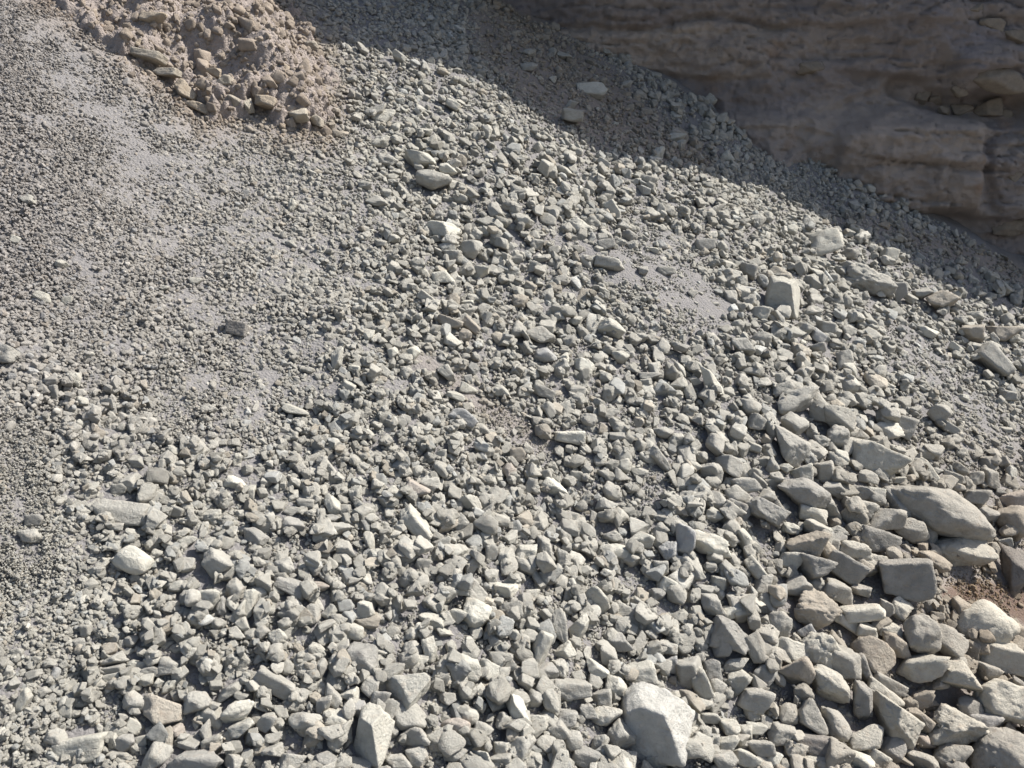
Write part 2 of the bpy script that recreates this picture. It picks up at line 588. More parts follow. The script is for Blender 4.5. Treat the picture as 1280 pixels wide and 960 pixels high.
ds = np.minimum(seg_dist(qx, qy, 1140, 108, 1200, 128), seg_dist(qx, qy, 1200, 128, 1275, 146))
D_ -= .24 * (1 - sstep(9, 22, ds))
D_ -= .20 * rbox(1040, 1360, 280, 330, 8)
D_ += .12 * rbox(1262, 1330, 180, 260, 12)
w1, w2 = worley(pw[:, :2] * [1.25, 2.3] + np.stack([wob.ravel(), wob2.ravel()], 1) * .012, 5)
crack = (1 - sstep(.0, .055, w2 - w1)).reshape(px.shape)
cmask = sstep(.0, .35, vnoise(pw * [.8, .8, 1] + 5.5, 77)).reshape(px.shape)
D_ -= .035 * crack * cmask
# broken beds: courses of uneven thickness, each snapped into blocks that stand out differently
for th, ln, am, sd0 in ((.42, 1.5, .10, 5), (.17, .55, .055, 6), (.075, .30, .036, 7)):
    wz = ZZ + .10 * SS * .4 + .16 * fbm(pw * [.5, .9, 1], 101 + sd0, 3).reshape(px.shape) + .03 * fbm(pw * [3, 3, 1], 104 + sd0, 3, .6).reshape(px.shape)
    L = np.floor(wz / th); fz = wz / th - L
    lh = _hash(L.astype(np.int64), L.astype(np.int64) * 0 + sd0, L.astype(np.int64) * 0, 3)
    ws = SS / (ln * (.6 + .9 * lh)) + 7.3 * lh + .22 * fbm(pw * [2.5, 3.5, 1], 108 + sd0, 3, .6).reshape(px.shape)
    Cc = np.floor(ws); fs_ = ws - Cc
    prot = _hash(L.astype(np.int64), Cc.astype(np.int64), L.astype(np.int64) * 0 + sd0, 9)
    edge = np.minimum(np.minimum(fz, 1 - fz) * th, np.minimum(fs_, 1 - fs_) * ln)
    on = sstep(-.25, .3, vnoise(pw * [.45, .7, 1] + 3.7 * sd0, 111 + sd0)).reshape(px.shape)
    D_ += on * am * ((prot - .5) * (.55 + .45 * lh) + (lh - .5) * .8 - .55 * (1 - sstep(0, .03, edge)))
D_ += .045 * (1 - np.abs(vnoise(pw * [2.2, 4.5, 1] + 3, 83)) ** .6).reshape(px.shape) - .03 * np.abs(fbm(pw * [4.5, 7, 1], 87, 4, .6)).reshape(px.shape)
w1, w2 = worley(pw[:, :2] * [3.6, 5.2], 15)
rubb = sstep(.15, .5, vnoise(pw * [.6, .9, 1] + 23.5, 79)).reshape(px.shape) * sstep(1130, 1230, px) * .0 + sstep(.25, .55, vnoise(pw * [.6, .9, 1] + 23.5, 79)).reshape(px.shape)
D_ += rubb * .07 * (sstep(0, .25, w2 - w1).reshape(px.shape) - .6)
face = Xc + D_[..., None] * CN
band = np.clip(.9 * rbox(700, 965, 40, 90, 14) + .55 * rbox(920, 1230, 160, 258, 26) + .4 * rbox(985, 1100, 52, 76, 14), 0, 1)
nup = 26
ups = []
for k in range(1, nup + 1):
    t = k / nup
    top = face[:, -1]
    e = math.sin(t * math.pi / 2)
    dd = (top - _c0) @ CN * (1 - t * t) + LD * t * t
    zz = ZT + (LZ - ZT) * t
    P = _c0 * [1, 1, 0] + S_[:, None] * CT + dd[:, None] * CN + zz[:, None] * np.array([0, 0, 1.0])
    pn = P * 1.6
    P = P + (CN * (.16 * fbm(pn, 91, 4) * math.sin(t * math.pi))[:, None])
    ups.append(P)
for k, back in enumerate((.15, .5, 1.2, 2.5, 5, 10, 18)):
    P = _c0 * [1, 1, 0] + S_[:, None] * CT + (LD - back)[:, None] * CN + (LZ + .05 + .02 * back + (.25 * vnoise(np.stack([S_ * .8, S_ * 0 + back, S_ * 0], 1), 3) if back > .3 else 0))[:, None] * np.array([0, 0, 1.0])
    ups.append(P)
CV = np.concatenate([face, np.stack(ups, 1)], 1)
cliff = mesh_obj('cliff', CV.reshape(-1, 3), grid_faces(ns, CV.shape[1])[:, ::-1], M_CLIFF)
bnd = np.zeros((ns, CV.shape[1]), np.float32)
bnd[:, :nz_] = band
at_ = cliff.data.attributes.new('band', 'FLOAT', 'POINT')
at_.data.foreach_set('value', bnd.ravel())
tag(cliff, 'shaded brown layered rock cliff rising behind the scree', None, None, 'structure')

# ------------------------------------------------------------------ the brown earth bank at the top of the slope
bx = np.array([p[0] for p in BANK]); by = np.array([p[1] for p in BANK])
ba, bb = slope_ab(bx, by)
nA, nB = int((ba.max() - ba.min() + .6) / .014), int((bb.max() - bb.min() + .6) / .014)
AA2, BB2 = np.meshgrid(np.linspace(ba.min() - .3, ba.max() + .3, nA), np.linspace(bb.min() - .3, bb.max() + .3, nB), indexing='ij')
H2 = base_h(AA2, BB2)
ppx, ppy, _ = to_pix(world_of(AA2, BB2, H2))
sd = poly_sd(ppx, ppy, BANK)
pp = np.stack([AA2.ravel(), BB2.ravel(), np.zeros(AA2.size)], 1)
sd = sd + 13 * fbm(pp * 4.5, 41, 4, .6).reshape(sd.shape)


def bank_profile(s):
    return -.06 + .13 * sstep(-14, 12, s) + .20 * sstep(0, 80, s)


w1, w2 = worley(pp[:, :2] * 9 + .3 * np.stack([fbm(pp * 12, 3, 2), fbm(pp * 12 + 9, 4, 2)], 1), 8)
v1, v2 = worley(pp[:, :2] * 21, 9)
cl = (.035 * sstep(0, .45, w2 - w1) * (.4 + .6 * vnoise(pp * 5, 12)) + .012 * sstep(0, .5, v2 - v1)).reshape(sd.shape)
lump = (.12 * fbm(pp * 2.4, 43, 3) + .016 * fbm(pp * 11, 47, 3)).reshape(sd.shape)
H3 = H2 + bank_profile(sd) + (cl + lump) * sstep(-8, 14, sd)
Xb = world_of(AA2, BB2, H3)
bank = mesh_obj('earth_bank', Xb.reshape(-1, 3), grid_faces(nA, nB, sd > -16), M_BANK)
tag(bank, 'rough brown earth bank with embedded stones at the top of the slope', None, None, 'structure')

# ------------------------------------------------------------------ the rocks read off the photograph
# x y w h angle kind tone; kinds: block, slab, chip, wedge, rounded, lumpy, egg
ROCKS = '''
21 300 14 12 0 r 1|51 371 25 13 15 s 1|296 410 27 16 15 s -2|35 249 20 12 10 b 0|7 442 24 22 0 s -1|94 474 22 18 30 b 1|76 331 15 12 0 b 1
245 351 15 8 5 s 1|112 445 13 11 0 b 1|85 376 12 11 0 b 1|206 360 11 8 0 s 1|59 431 13 10 0 b 0|102 503 18 14 25 b 1|67 490 14 18 0 s -1
44 650 20 16 0 b -1|38 670 24 18 0 b 0|150 640 60 26 8 s 0|141 659 28 12 0 s 0|168 700 39 28 25 e 2|295 605 27 17 10 b 2|314 615 10 17 0 b 1
184 652 18 20 0 b 0|271 702 40 28 45 b 0|230 705 26 20 20 r 0|264 644 26 15 0 b 1|221 639 18 14 20 b 0|196 692 16 13 -20 b 1|320 671 30 20 10 w -1
236 676 20 12 0 b 1|209 680 20 10 40 s 0|217 564 17 12 20 b 1|172 577 20 15 0 l 0|132 569 14 15 0 b 0|150 611 18 14 0 b 0|142 512 10 18 0 b -1
99 530 14 12 10 b 1|151 534 13 11 0 b 0|262 512 18 12 30 b 0|297 575 12 17 0 b 1|205 624 22 10 20 s 0|370 514 33 12 15 c 1|412 587 40 13 50 c 0
519 656 46 24 45 s 1|444 617 17 20 0 b 1|492 616 22 19 0 b 1|520 612 29 22 40 b p|587 630 30 24 30 w 1|580 521 35 18 25 s u|505 527 17 18 0 b 0
525 535 24 14 0 b 0|551 570 15 17 0 l 1|521 590 16 16 0 w 1|575 652 22 22 0 r 0|415 632 30 18 55 w 1|426 662 32 18 0 w 0|412 650 24 14 0 b -1
367 657 28 20 0 b -1|366 639 20 11 0 b 0|432 686 26 20 0 b 0|461 677 14 24 0 w 1|472 695 26 17 0 b 1|565 689 36 20 15 b 1|552 679 24 18 0 b 0
356 709 24 24 0 l 0|376 587 21 13 50 s 0|615 691 16 22 0 b 0|609 640 26 13 -30 w 0|589 485 27 14 5 r 1|626 490 21 15 40 b 1|435 484 18 14 20 b 1
551 712 22 17 0 b 1|381 627 24 12 5 b 0|450 601 20 11 5 b 1|400 612 17 12 0 r 1|636 590 18 22 0 r p|529 705 18 16 20 b 0|415 704 17 14 20 r 1
570 495 24 10 15 s 1|712 546 37 18 8 s 2|680 490 28 14 30 b 0|694 611 33 22 20 b 2|680 595 20 18 0 r 0|825 576 38 15 50 w 0|846 551 23 18 0 b 1
829 542 26 16 5 b 0|864 585 22 18 15 b 1|889 590 28 23 10 b 0|914 582 36 23 35 b 0|894 556 22 27 0 r 0|930 606 35 18 -3 s 0|936 510 27 22 25 r 0
958 640 46 36 42 b -1|921 635 30 21 42 s -1|887 680 51 25 10 l 2|855 679 20 42 10 s u|930 675 33 19 58 s 1|944 712 30 20 45 s 1|757 631 31 20 -15 w 0
657 692 28 20 0 b 1|681 686 20 29 0 b 0|704 698 20 27 -5 b 0|736 525 23 18 20 b 0|762 517 25 13 -8 b 0|759 535 22 14 0 r t|771 546 19 13 0 b 0
747 645 20 16 0 r 0|717 645 22 12 5 s 1|857 622 20 17 0 b 0|892 644 21 18 20 b 1|879 609 20 17 0 w 0|896 628 27 22 50 r 0|802 675 30 22 30 b 1
767 671 26 16 5 b 0|771 691 28 20 0 s 2|826 660 20 15 0 b 0|835 688 23 22 0 l u|886 476 47 17 52 w 2|800 557 17 18 0 b 0|780 582 20 18 0 b 1
721 595 18 13 10 b 1|687 512 20 16 50 s 0|720 488 22 14 0 b 0|825 710 20 20 0 b 0|941 559 18 13 15 b 1|872 524 15 15 0 r 0|916 560 16 18 20 b 0
877 571 19 14 0 b 0|947 530 25 20 30 b 0|647 569 20 20 0 b t|997 500 53 27 -8 l 0|979 486 30 16 -10 b 0|992 530 31 28 40 b 0|985 555 50 36 42 b 0
1045 546 25 28 10 l 0|1110 539 33 24 15 w 2|1122 529 40 26 30 b 0|1092 573 61 31 24 s 1|1099 590 32 20 30 b 0|1084 596 25 17 5 b 0|1155 587 36 15 60 s 2
1132 580 24 22 0 b 0|1174 641 122 56 22 r 0|1124 630 32 37 5 b 0|1202 687 67 38 6 r 1|1138 664 40 31 0 r 0|1161 669 21 28 0 r 0|1107 650 46 30 10 b 0
1172 662 18 22 0 r u|1072 634 38 27 30 b 0|1003 615 60 32 25 r -1|1037 635 38 24 48 b 0|1016 642 37 19 12 s 1|1021 665 36 24 20 b 1|1047 664 26 14 0 b 0
990 661 24 14 10 b 2|1007 686 44 38 0 w t|987 700 29 24 10 b 1|1020 707 40 36 -10 w -1|1056 709 48 28 35 s -1|1070 691 42 26 20 l 1|1096 675 46 28 25 s -1
1042 682 20 22 0 b 0|1130 722 66 46 3 s -1|1165 702 42 22 25 l t|1093 705 32 24 15 l 1|1268 655 38 40 0 r t|1268 706 56 42 -35 w -2|1255 679 20 16 0 r 0
1241 690 17 24 0 r t|1234 645 25 22 0 b 0|1218 621 30 20 5 b 0|1217 599 24 20 0 b 0|1240 600 22 28 0 b 0|1189 599 30 20 10 b 0|1172 591 18 13 0 r 0
1165 564 28 20 15 b 0|1185 535 22 16 25 b 0|1170 517 27 25 20 w 0|1089 500 20 16 10 b 1|1050 507 24 20 20 b 0|1032 590 28 26 0 b 0|1002 590 27 22 0 b 1
1040 611 26 20 10 b 0|1094 616 22 15 15 b 2|1120 600 24 10 5 s 1|965 581 16 22 0 b 0|982 586 19 13 0 r 1|1027 552 20 16 0 b 0|1049 572 18 20 20 b 1
1264 594 12 24 0 b 1|1267 627 27 26 0 b p|1205 497 14 8 10 s 2|1259 495 17 16 0 b 0|1077 616 34 20 45 b -1|1031 306 41 34 0 b 1|979 371 41 48 5 x 1
1075 350 78 30 18 l 0|1124 364 17 26 -10 s -1|1176 377 34 25 -28 b t|989 287 17 13 0 b 2|1026 350 18 15 25 b 1|1243 452 42 26 55 s 0|1254 416 32 23 15 b t
1217 418 30 24 -10 b t|1160 416 27 12 20 s 2|1192 435 18 11 30 s 2|1005 410 27 17 -10 r 0|1021 419 20 18 30 b u|1032 410 20 20 0 b 0|1021 436 22 16 0 r 0
1055 450 22 24 0 b 0|1062 462 18 18 0 w 2|1120 432 17 13 0 r 0|1220 396 25 14 -5 b 0|1275 412 18 14 25 b 1|1062 317 27 15 -5 b -1|1112 320 18 20 20 b 1
1009 277 18 20 -10 b 0|989 334 15 11 20 b 0|1200 400 18 15 0 b 0|1270 375 14 16 0 b -1|1005 455 26 17 40 b 1|1085 407 17 12 0 b 0|1060 415 20 18 20 b 0
1152 367 20 13 -10 b 0|964 392 16 14 0 b 0|999 357 18 15 10 b 1|765 411 31 22 28 b 1|675 419 36 21 38 b 0|682 444 28 18 5 r u|647 412 22 22 0 r 0
729 457 28 18 25 b 2|762 331 37 17 8 s 0|804 339 11 13 0 b 0|832 339 22 11 10 b 0|724 285 38 21 25 l 1|785 294 24 15 10 b -1|936 340 23 22 10 b -1
917 345 24 18 0 b 0|931 365 25 14 0 b u|881 307 24 17 5 b -1|701 350 24 13 -5 b 0|671 306 19 14 0 b 0|692 314 13 13 0 b 0|692 270 14 18 0 r 0
765 265 28 15 60 s 1|895 260 22 21 20 w 0|946 277 21 16 0 w 0|649 376 20 18 25 b t|775 447 22 17 10 b 1|705 447 13 13 0 r 2|711 426 17 15 0 b 0
720 402 18 13 -15 b 1|760 437 22 13 5 b 0|801 422 18 12 0 b 0|850 434 25 10 15 s -1|927 434 28 22 0 b 0|951 424 24 18 0 r 0|914 370 24 17 40 b 0
936 376 18 17 0 b 0|812 470 27 12 -8 s 0|757 472 21 14 20 b 1|757 306 22 14 0 b -1|790 307 15 13 0 b 0|825 306 18 14 0 b u|950 390 23 19 30 b 1
815 312 17 8 15 s 2|866 367 13 10 0 b 0|550 286 48 21 8 x 2|566 322 28 20 0 b 0|589 312 27 24 0 r 0|554 347 24 19 -15 b 2|597 340 26 17 15 b 1
534 375 26 13 40 b 1|562 402 33 15 30 b t|588 407 25 15 38 b t|582 420 16 19 0 b t|564 425 27 17 25 b 1|421 448 15 27 5 b 1|517 442 16 20 0 w 2
491 442 13 17 10 w 2|461 419 13 16 20 w 2|560 467 27 15 50 s 0|505 271 17 11 35 s 1|470 251 28 14 0 b 0|492 299 16 12 10 b 1|521 329 16 14 30 b 1
547 270 18 14 0 b -1|566 375 17 17 0 b t|442 461 15 10 0 b 2|365 257 10 18 10 b 1|364 305 16 9 20 b 0|545 299 18 8 -5 s 1|537 312 12 12 0 b 0
605 387 16 16 0 b 0|585 379 16 10 10 s 2|542 226 42 22 10 r 0|525 200 38 21 20 r 1|480 147 28 20 -10 l 1|470 139 27 11 -22 s 0|559 213 24 14 32 b 2
484 201 26 16 10 b 0|565 130 20 13 25 b 1|499 72 19 11 30 s 1|626 137 9 11 0 b 1|477 177 20 14 -5 b 1|466 205 12 12 0 b 1|530 165 20 8 0 s 1
457 232 16 12 0 b 0|439 99 14 9 0 b 0|554 194 14 12 0 b 1|489 221 15 8 0 s 1|600 215 15 13 0 b 0|611 226 12 12 0 r 0|739 114 37 20 -5 s 1
715 130 16 13 0 r 0|715 146 27 14 5 b 0|845 172 23 12 -5 b 1|824 192 15 17 0 b 1|909 196 17 16 10 b 1|661 67 18 10 0 r 0|705 71 19 9 10 s 0
691 66 10 12 0 r 0|662 84 20 11 0 r 0|691 99 9 11 20 r 1|754 204 17 11 30 b 1|706 170 8 10 0 w 1|851 181 14 12 0 b 0|867 165 13 10 0 b 0
815 120 12 9 20 b 0|784 105 14 9 0 b 0|769 156 9 7 0 b 1|875 197 10 10 0 b 0|782 204 16 13 0 b 0|672 184 14 14 20 b 1|704 215 23 13 28 b 1
667 222 18 10 0 b 1|204 887 47 30 15 b t|167 879 30 25 20 r 0|102 931 55 28 -4 s 1|69 922 26 18 0 b 0|30 874 27 15 -58 s 1|259 748 31 26 10 b 1
214 832 34 20 10 b 0|142 826 31 15 -20 b 0|296 890 43 25 -30 l 2|286 865 33 16 -22 b 0|167 905 30 13 40 s 1|156 927 25 20 20 b -1|142 929 22 13 75 s 1
246 879 35 26 10 l 0|215 914 27 13 -12 r p|257 917 29 14 75 w 0|245 952 62 26 5 b -1|192 947 38 26 -45 w 0|295 736 25 21 40 b 0|311 755 20 33 -10 b 1
300 765 12 28 5 r 1|220 733 25 14 -5 b 1|235 747 17 20 0 b 0|18 855 18 17 0 r 0|39 843 25 10 -15 s 0|69 842 11 16 0 b u|60 828 20 10 0 b 0
54 866 17 14 0 r 0|136 810 19 16 20 w t|142 837 25 11 -10 b 0|166 831 17 12 -15 r 1|164 802 17 14 0 r 0|190 839 27 15 15 l 0|184 850 17 17 0 b 1
141 847 20 13 -5 b 1|213 858 16 15 0 b 1|277 757 14 22 0 b -1|178 927 13 17 0 b 1|237 930 25 14 10 b 0|150 945 28 13 0 l 0|107 788 12 16 0 b 0
172 764 18 12 -60 s 1|22 817 14 15 0 b 0|100 803 17 11 0 s 0|272 779 18 14 0 b 0|306 781 23 13 55 s 1|300 940 18 22 0 r 0|305 909 31 19 -30 b 1
464 917 47 56 0 x 1|510 861 56 40 -22 w 1|506 893 50 30 5 r 0|454 824 33 34 -5 s -1|347 856 56 23 33 s 0|462 861 21 28 10 b 0|475 873 21 26 20 s -1
516 811 25 18 0 r 0|442 790 24 19 12 e 1|390 767 18 25 -10 b 0|411 767 18 24 10 w 1|364 736 40 19 22 s -1|399 733 27 12 0 b p|582 832 40 25 15 b 1
612 837 29 23 20 b 1|594 740 32 24 40 b 0|595 767 36 33 40 l 2|540 775 33 17 25 b 1|555 792 25 13 20 r 1|574 852 26 16 0 b 0|587 895 22 20 0 e 1
570 909 34 20 -5 r p|604 912 25 22 0 r 0|420 896 41 18 -3 b 1|430 917 20 29 0 b 0|334 902 23 24 15 b 0|381 906 36 30 0 l 0|405 880 21 22 0 b 0
452 886 23 18 0 l u|517 920 39 28 5 l 0|490 916 17 18 0 b 0|560 872 21 16 0 l 0|366 952 33 26 -30 w 0|406 952 30 20 0 b -1|340 940 29 18 0 b 0
450 955 34 15 0 b 0|500 952 31 18 0 b 0|597 950 32 24 -25 w 1|624 952 33 16 -5 s 0|629 934 25 18 0 b 1|570 942 29 18 10 r 0|470 950 18 20 0 b 0
522 945 27 25 0 b 0|347 797 24 22 0 l 1|327 791 19 18 0 r 0|377 871 18 18 0 r 0|437 867 23 15 0 r 2|402 836 14 25 0 w 0|396 814 23 17 45 b 1
570 769 25 18 20 b 1|630 781 21 17 10 b 0|564 811 14 20 -10 b 1|537 812 18 33 0 b 1|457 764 23 24 0 b 1|631 738 33 17 10 b 2|425 812 25 17 -10 b 0
415 870 26 19 30 b 0|525 826 23 15 -5 b 2|821 906 90 76 0 x v|699 786 40 26 68 w 0|722 785 36 21 -72 w 1|745 752 40 28 62 s 1|734 757 23 22 0 b 1
676 811 40 22 -68 s 1|705 816 26 19 -30 w 2|715 861 45 22 10 s 0|745 837 31 18 45 b 2|757 895 40 23 -22 l 1|776 919 35 34 0 l 0|861 842 35 34 0 b 0
876 856 40 20 65 s 1|802 845 39 26 -5 s 1|800 861 28 17 0 b 0|762 820 32 23 30 b 0|770 859 27 26 0 l 1|751 870 27 20 0 b 0|917 794 54 33 16 w -1
901 812 22 28 -10 s -1|920 830 31 15 -3 r 0|891 837 22 27 0 s -1|897 861 20 23 10 r 0|924 851 30 23 -30 b 1|942 874 38 29 10 b 0|912 910 27 20 10 b 1
909 931 24 24 0 b 1|905 950 35 22 0 b 0|931 945 31 22 40 b 1|950 935 31 22 -15 b 0|819 950 38 21 25 b 0|782 947 27 22 0 b 0|732 946 33 20 5 s -1
717 926 21 22 0 e 0|699 912 27 19 45 b 0|707 899 27 22 10 b -1|750 929 24 22 -20 l 0|682 932 25 19 20 b 0|670 902 31 18 5 b 1|645 892 44 26 55 b 2
669 874 24 22 15 l 0|890 755 27 24 0 b 0|912 766 33 18 5 b 2|837 732 31 18 25 b 2|939 744 17 23 5 b 0|662 746 27 16 -5 b 1|775 802 29 22 0 b -1
837 829 20 20 0 l u|832 810 27 18 5 b 0|685 839 29 17 10 s -1|736 891 23 22 0 b 0|821 744 20 18 0 b -1|900 730 23 20 15 b 1|880 737 29 12 10 s 0
955 730 27 22 0 b 0|853 771 11 14 0 b 2|850 881 19 16 0 b 1|874 882 31 16 -8 b 1|887 897 27 14 10 b 1|886 924 27 18 10 b 0|865 915 21 14 15 b 1
932 917 21 20 10 b 1|945 910 27 13 10 s 1|941 890 22 22 0 l 0|876 809 18 20 0 w 0|1231 783 64 54 28 r 2|1204 765 24 33 5 s t|1256 941 72 50 8 r 0
1260 876 72 46 12 r 2|1202 852 57 40 -8 b 1|1248 820 48 36 5 s 1|1199 913 68 41 18 l 1|1115 905 58 48 42 b 1|1150 903 38 26 50 b t|1035 857 54 36 38 r 1
995 841 42 38 -15 w t|1096 820 46 36 60 b t|1149 794 36 45 0 l 0|1185 803 45 34 15 r 0|1150 831 47 33 5 b 1|1052 832 36 42 0 b 0|1027 812 50 38 35 l 1
990 812 38 27 10 b 1|1020 763 54 42 5 l t|1057 775 42 18 28 b 2|1080 767 54 22 -8 s 2|1107 762 18 25 0 b 0|1126 759 28 24 -20 w 2|1112 787 28 17 0 b 1
1120 806 29 26 10 b t|1085 791 32 22 12 b 2|1050 742 42 27 15 b 0|996 734 32 23 -10 b 0|972 744 26 20 30 b 1|972 782 30 34 0 r 0|1075 877 22 48 2 b -1
1042 905 44 28 50 l 0|1014 900 42 32 50 b 0|1082 924 45 26 -10 b 1|1115 935 29 33 0 r -1|1104 867 48 21 30 b 1|1110 855 42 18 32 s 0|1080 837 36 18 65 s -1
976 916 33 22 5 b 0|1015 950 42 19 -3 s 1|1070 952 48 26 25 b 2|1097 950 36 23 30 b 1|1157 927 27 17 0 r p|1152 952 42 23 25 b 0|1189 945 42 32 0 l 0
1015 930 52 24 10 s -2|1195 827 24 18 0 r 0|1227 902 35 27 15 b u|1210 882 30 22 0 b -1|1150 872 25 24 0 b t|1257 780 26 20 20 b 1|1275 810 20 30 0 b 0
1235 841 31 20 15 c 0|1010 792 25 20 50 b u|1077 740 27 17 0 b 0|965 807 16 25 0 b 1|1020 730 21 16 10 b 0|967 950 18 22 20 w 2
'''
TONES = {'2': (1.40, 1.395, 1.345), '1': (1.17, 1.165, 1.13), '0': (.96, .955, .945), '-1': (.83, .83, .84), '-2': (.66, .64, .65),  # dark tones also hold the shade on some rocks, pale ones their bright facets
         'p': (1.06, .98, .95), 't': (.96, .90, .84), 'u': (.98, 1.0, 1.06), 'v': (1.20, 1.21, 1.23)}
HALF_BURIED = {(150, 640), (1075, 350), (762, 331), (724, 285), (102, 931), (480, 147)}

# landmark rocks: (photo position) -> (how neighbours refer to it, its own label)
LANDMARKS = {
    (1174, 641): ('long humped boulder', 'largest long humped grey boulder with shaded underside near the right edge'),
    (1202, 687): ('smooth low boulder', 'smooth rounded light boulder lying directly below the long humped boulder'),
    (821, 906): ('big bluish faceted boulder', 'big pale bluish faceted boulder with a bright right face at the bottom edge'),
    (1260, 876): ('pale flat-topped edge boulder', 'large pale flat-topped boulder cut by the lower right edge'),
    (1256, 941): ('rough corner boulder', 'rough grey boulder filling the bottom right corner'),
    (1231, 783): ('rounded boulder beside the soil', 'large rounded light boulder just below the brown soil patch'),
    (1199, 913): ('jagged light boulder', 'jagged light grey boulder left of the bottom right corner boulder'),
    (1130, 722): ('flat-faced dark slab', 'big flat-faced dark grey slab left of the brown soil patch'),
    (1268, 706): ('dark edge rock', 'very dark shadowed rock cut by the right edge above the brown soil'),
    (1020, 763): ('lump with brown underside', 'rough brownish lump with a broken brown underside among lower right rocks'),
    (1080, 767): ('bright white-topped slab', 'bright pale slab with a white top lying across lower right rocks'),
    (1115, 905): ('tilted speckled slab', 'large tilted slab with a speckled face among the bottom right rocks'),
    (1035, 857): ('rounded oblong boulder', 'light rounded oblong boulder slanting down right among the bottom right rocks'),
    (995, 841): ('tan wedge', 'brownish wedge-shaped rock with a broken bright face left of the oblong boulder'),
    (1031, 306): ('square block below the shadow', 'square light block with a flat front just below the cliff shadow'),
    (979, 371): ('split boulder', 'tall split boulder with one bright right face on the upper right scree'),
    (1075, 350): ('long dusty ridge boulder', 'long dusty half-buried boulder below the square block on the upper right scree'),
    (1176, 377): ('tan tilted block', 'brownish block tilted up to the right near the right-hand shadow edge'),
    (1243, 452): ('leaning grey slab', 'grey slab leaning down to the right on the fine gravel near the right edge'),
    (985, 555): ('steep grey boulder', 'big grey boulder slanting steeply down to the right, upslope of the dark ones'),
    (1092, 573): ('broad light slab', 'broad light slab dipping right, upslope and left of the long humped boulder'),
    (997, 500): ('rough top-of-cluster boulder', 'rough grey boulder topping the cluster of large rocks on the right'),
    (1003, 615): ('dark rounded boulder', 'dark rounded boulder dipping right in the cluster of large rocks'),
    (958, 640): ('dark diamond slab', 'dark grey diamond-shaped block standing on its corner, left of the large cluster'),
    (887, 680): ('cream lumpy boulder', 'pale cream lumpy boulder lying flat right of the upright bluish slab'),
    (855, 679): ('upright bluish slab', 'upright bluish-grey slab beside the pale cream lumpy boulder'),
    (886, 476): ('white pointed wedge', 'white pointed wedge standing steeply alone at centre right'),
    (550, 286): ('white-faced block', 'block with a bright white triangular face on the upper middle scree'),
    (542, 226): ('upper rounded boulder', 'rounded grey boulder on the upper scree, lower of a close pair'),
    (525, 200): ('higher rounded boulder', 'rounded light boulder on the upper scree, higher of a close pair'),
    (739, 114): ('flat slab in shade', 'large flat slab lying in the cliff shadow on brown soil'),
    (765, 411): ('light mid-run block', 'light angular block at the lower left end of a dusty run, mid slope'),
    (694, 611): ('pale mid-slope block', 'pale angular block resting on a round stone in the middle of the slope'),
    (712, 546): ('pale flat slab', 'pale flat slab lying level below the tan dusty streak'),
    (519, 656): ('pale steep slab', 'pale slab slanting steeply down to the right in the lower middle'),
    (520, 612): ('pinkish block', 'pinkish angular block above the pale steep slab'),
    (412, 587): ('long thin shard', 'long thin shard lying diagonally among small stones'),
    (580, 521): ('bluish slab', 'bluish-grey slab dipping right beside the tan dusty streak'),
    (168, 700): ('pale egg-shaped boulder', 'pale egg-shaped boulder standing out of the stones on the lower left'),
    (150, 640): ('half-buried dusty slab', 'broad dusty half-buried slab above the pale egg-shaped boulder'),
    (204, 887): ('tan block', 'large brownish block with smooth top near the lower left'),
    (102, 931): ('ridged slab', 'light slab with ridged layers at the bottom left'),
    (245, 952): ('dark bottom-edge block', 'dark grey block cut by the bottom edge on the left'),
    (259, 748): ('light block below the egg', 'light angular block downslope and right of the pale egg-shaped boulder'),
    (347, 856): ('long tilted slab', 'long grey slab tilted down to the right on the lower left'),
    (464, 917): ('tall faceted boulder', 'tall grey faceted boulder standing near the bottom, left of centre'),
    (510, 861): ('overhanging wedge', 'light wedge-shaped block overhanging a shaded rounded rock near the bottom'),
    (454, 824): ('upright dark slab', 'dark grey slab standing upright above the tall faceted boulder'),
    (595, 767): ('pale rough lump', 'pale rough lump in the bottom middle of the slope'),
    (676, 811): ('light standing slab', 'light slab standing on end left of bottom centre rocks'),
    (917, 794): ('dark broad wedge', 'dark grey broad wedge with a pointed right end, lower right of centre'),
    (364, 736): ('dark tilted slab', 'dark grey slab tilted right below small stones, left of the bottom middle'),
    (296, 410): ('lone dark slab', 'very dark slab lying alone on the fine gravel at the left'),
    (762, 331): ('half-buried slab', 'grey slab half buried at the head of a dusty run, upper middle'),
}

rocks = []
for chunk in ROCKS.replace('\n', '|').split('|'):
    if chunk.strip():
        x, y, w, h, an, k, t = chunk.split()
        rocks.append(dict(x=float(x), y=float(y), w=float(w), h=float(h), an=float(an), k=k, t=t))
rocks.sort(key=lambda r: -r['w'] * r['h'] * (4 if (r['x'], r['y']) in LANDMARKS and r['w'] * r['h'] < 500 else 1))

# deposit map: what the next stone comes to rest on
HSTEP = .02
ha, hb_ = int((A1 - A0) / HSTEP) + 1, int((B1 - B0) / HSTEP) + 1
ga = A0 + np.arange(ha) * HSTEP; gb = B0 + np.arange(hb_) * HSTEP
GA, GB = np.meshgrid(ga, gb, indexing='ij')
HM = base_h(GA, GB)
HBASE = HM.copy()
HERO = np.zeros(HM.shape, np.float32)            # mean radius of the picked rock that lies here


def sample(M, a, b):
    i = np.clip(((a - A0) / HSTEP).astype(int), 0, ha - 1); j = np.clip(((b - B0) / HSTEP).astype(int), 0, hb_ - 1)
    return M[i, j]


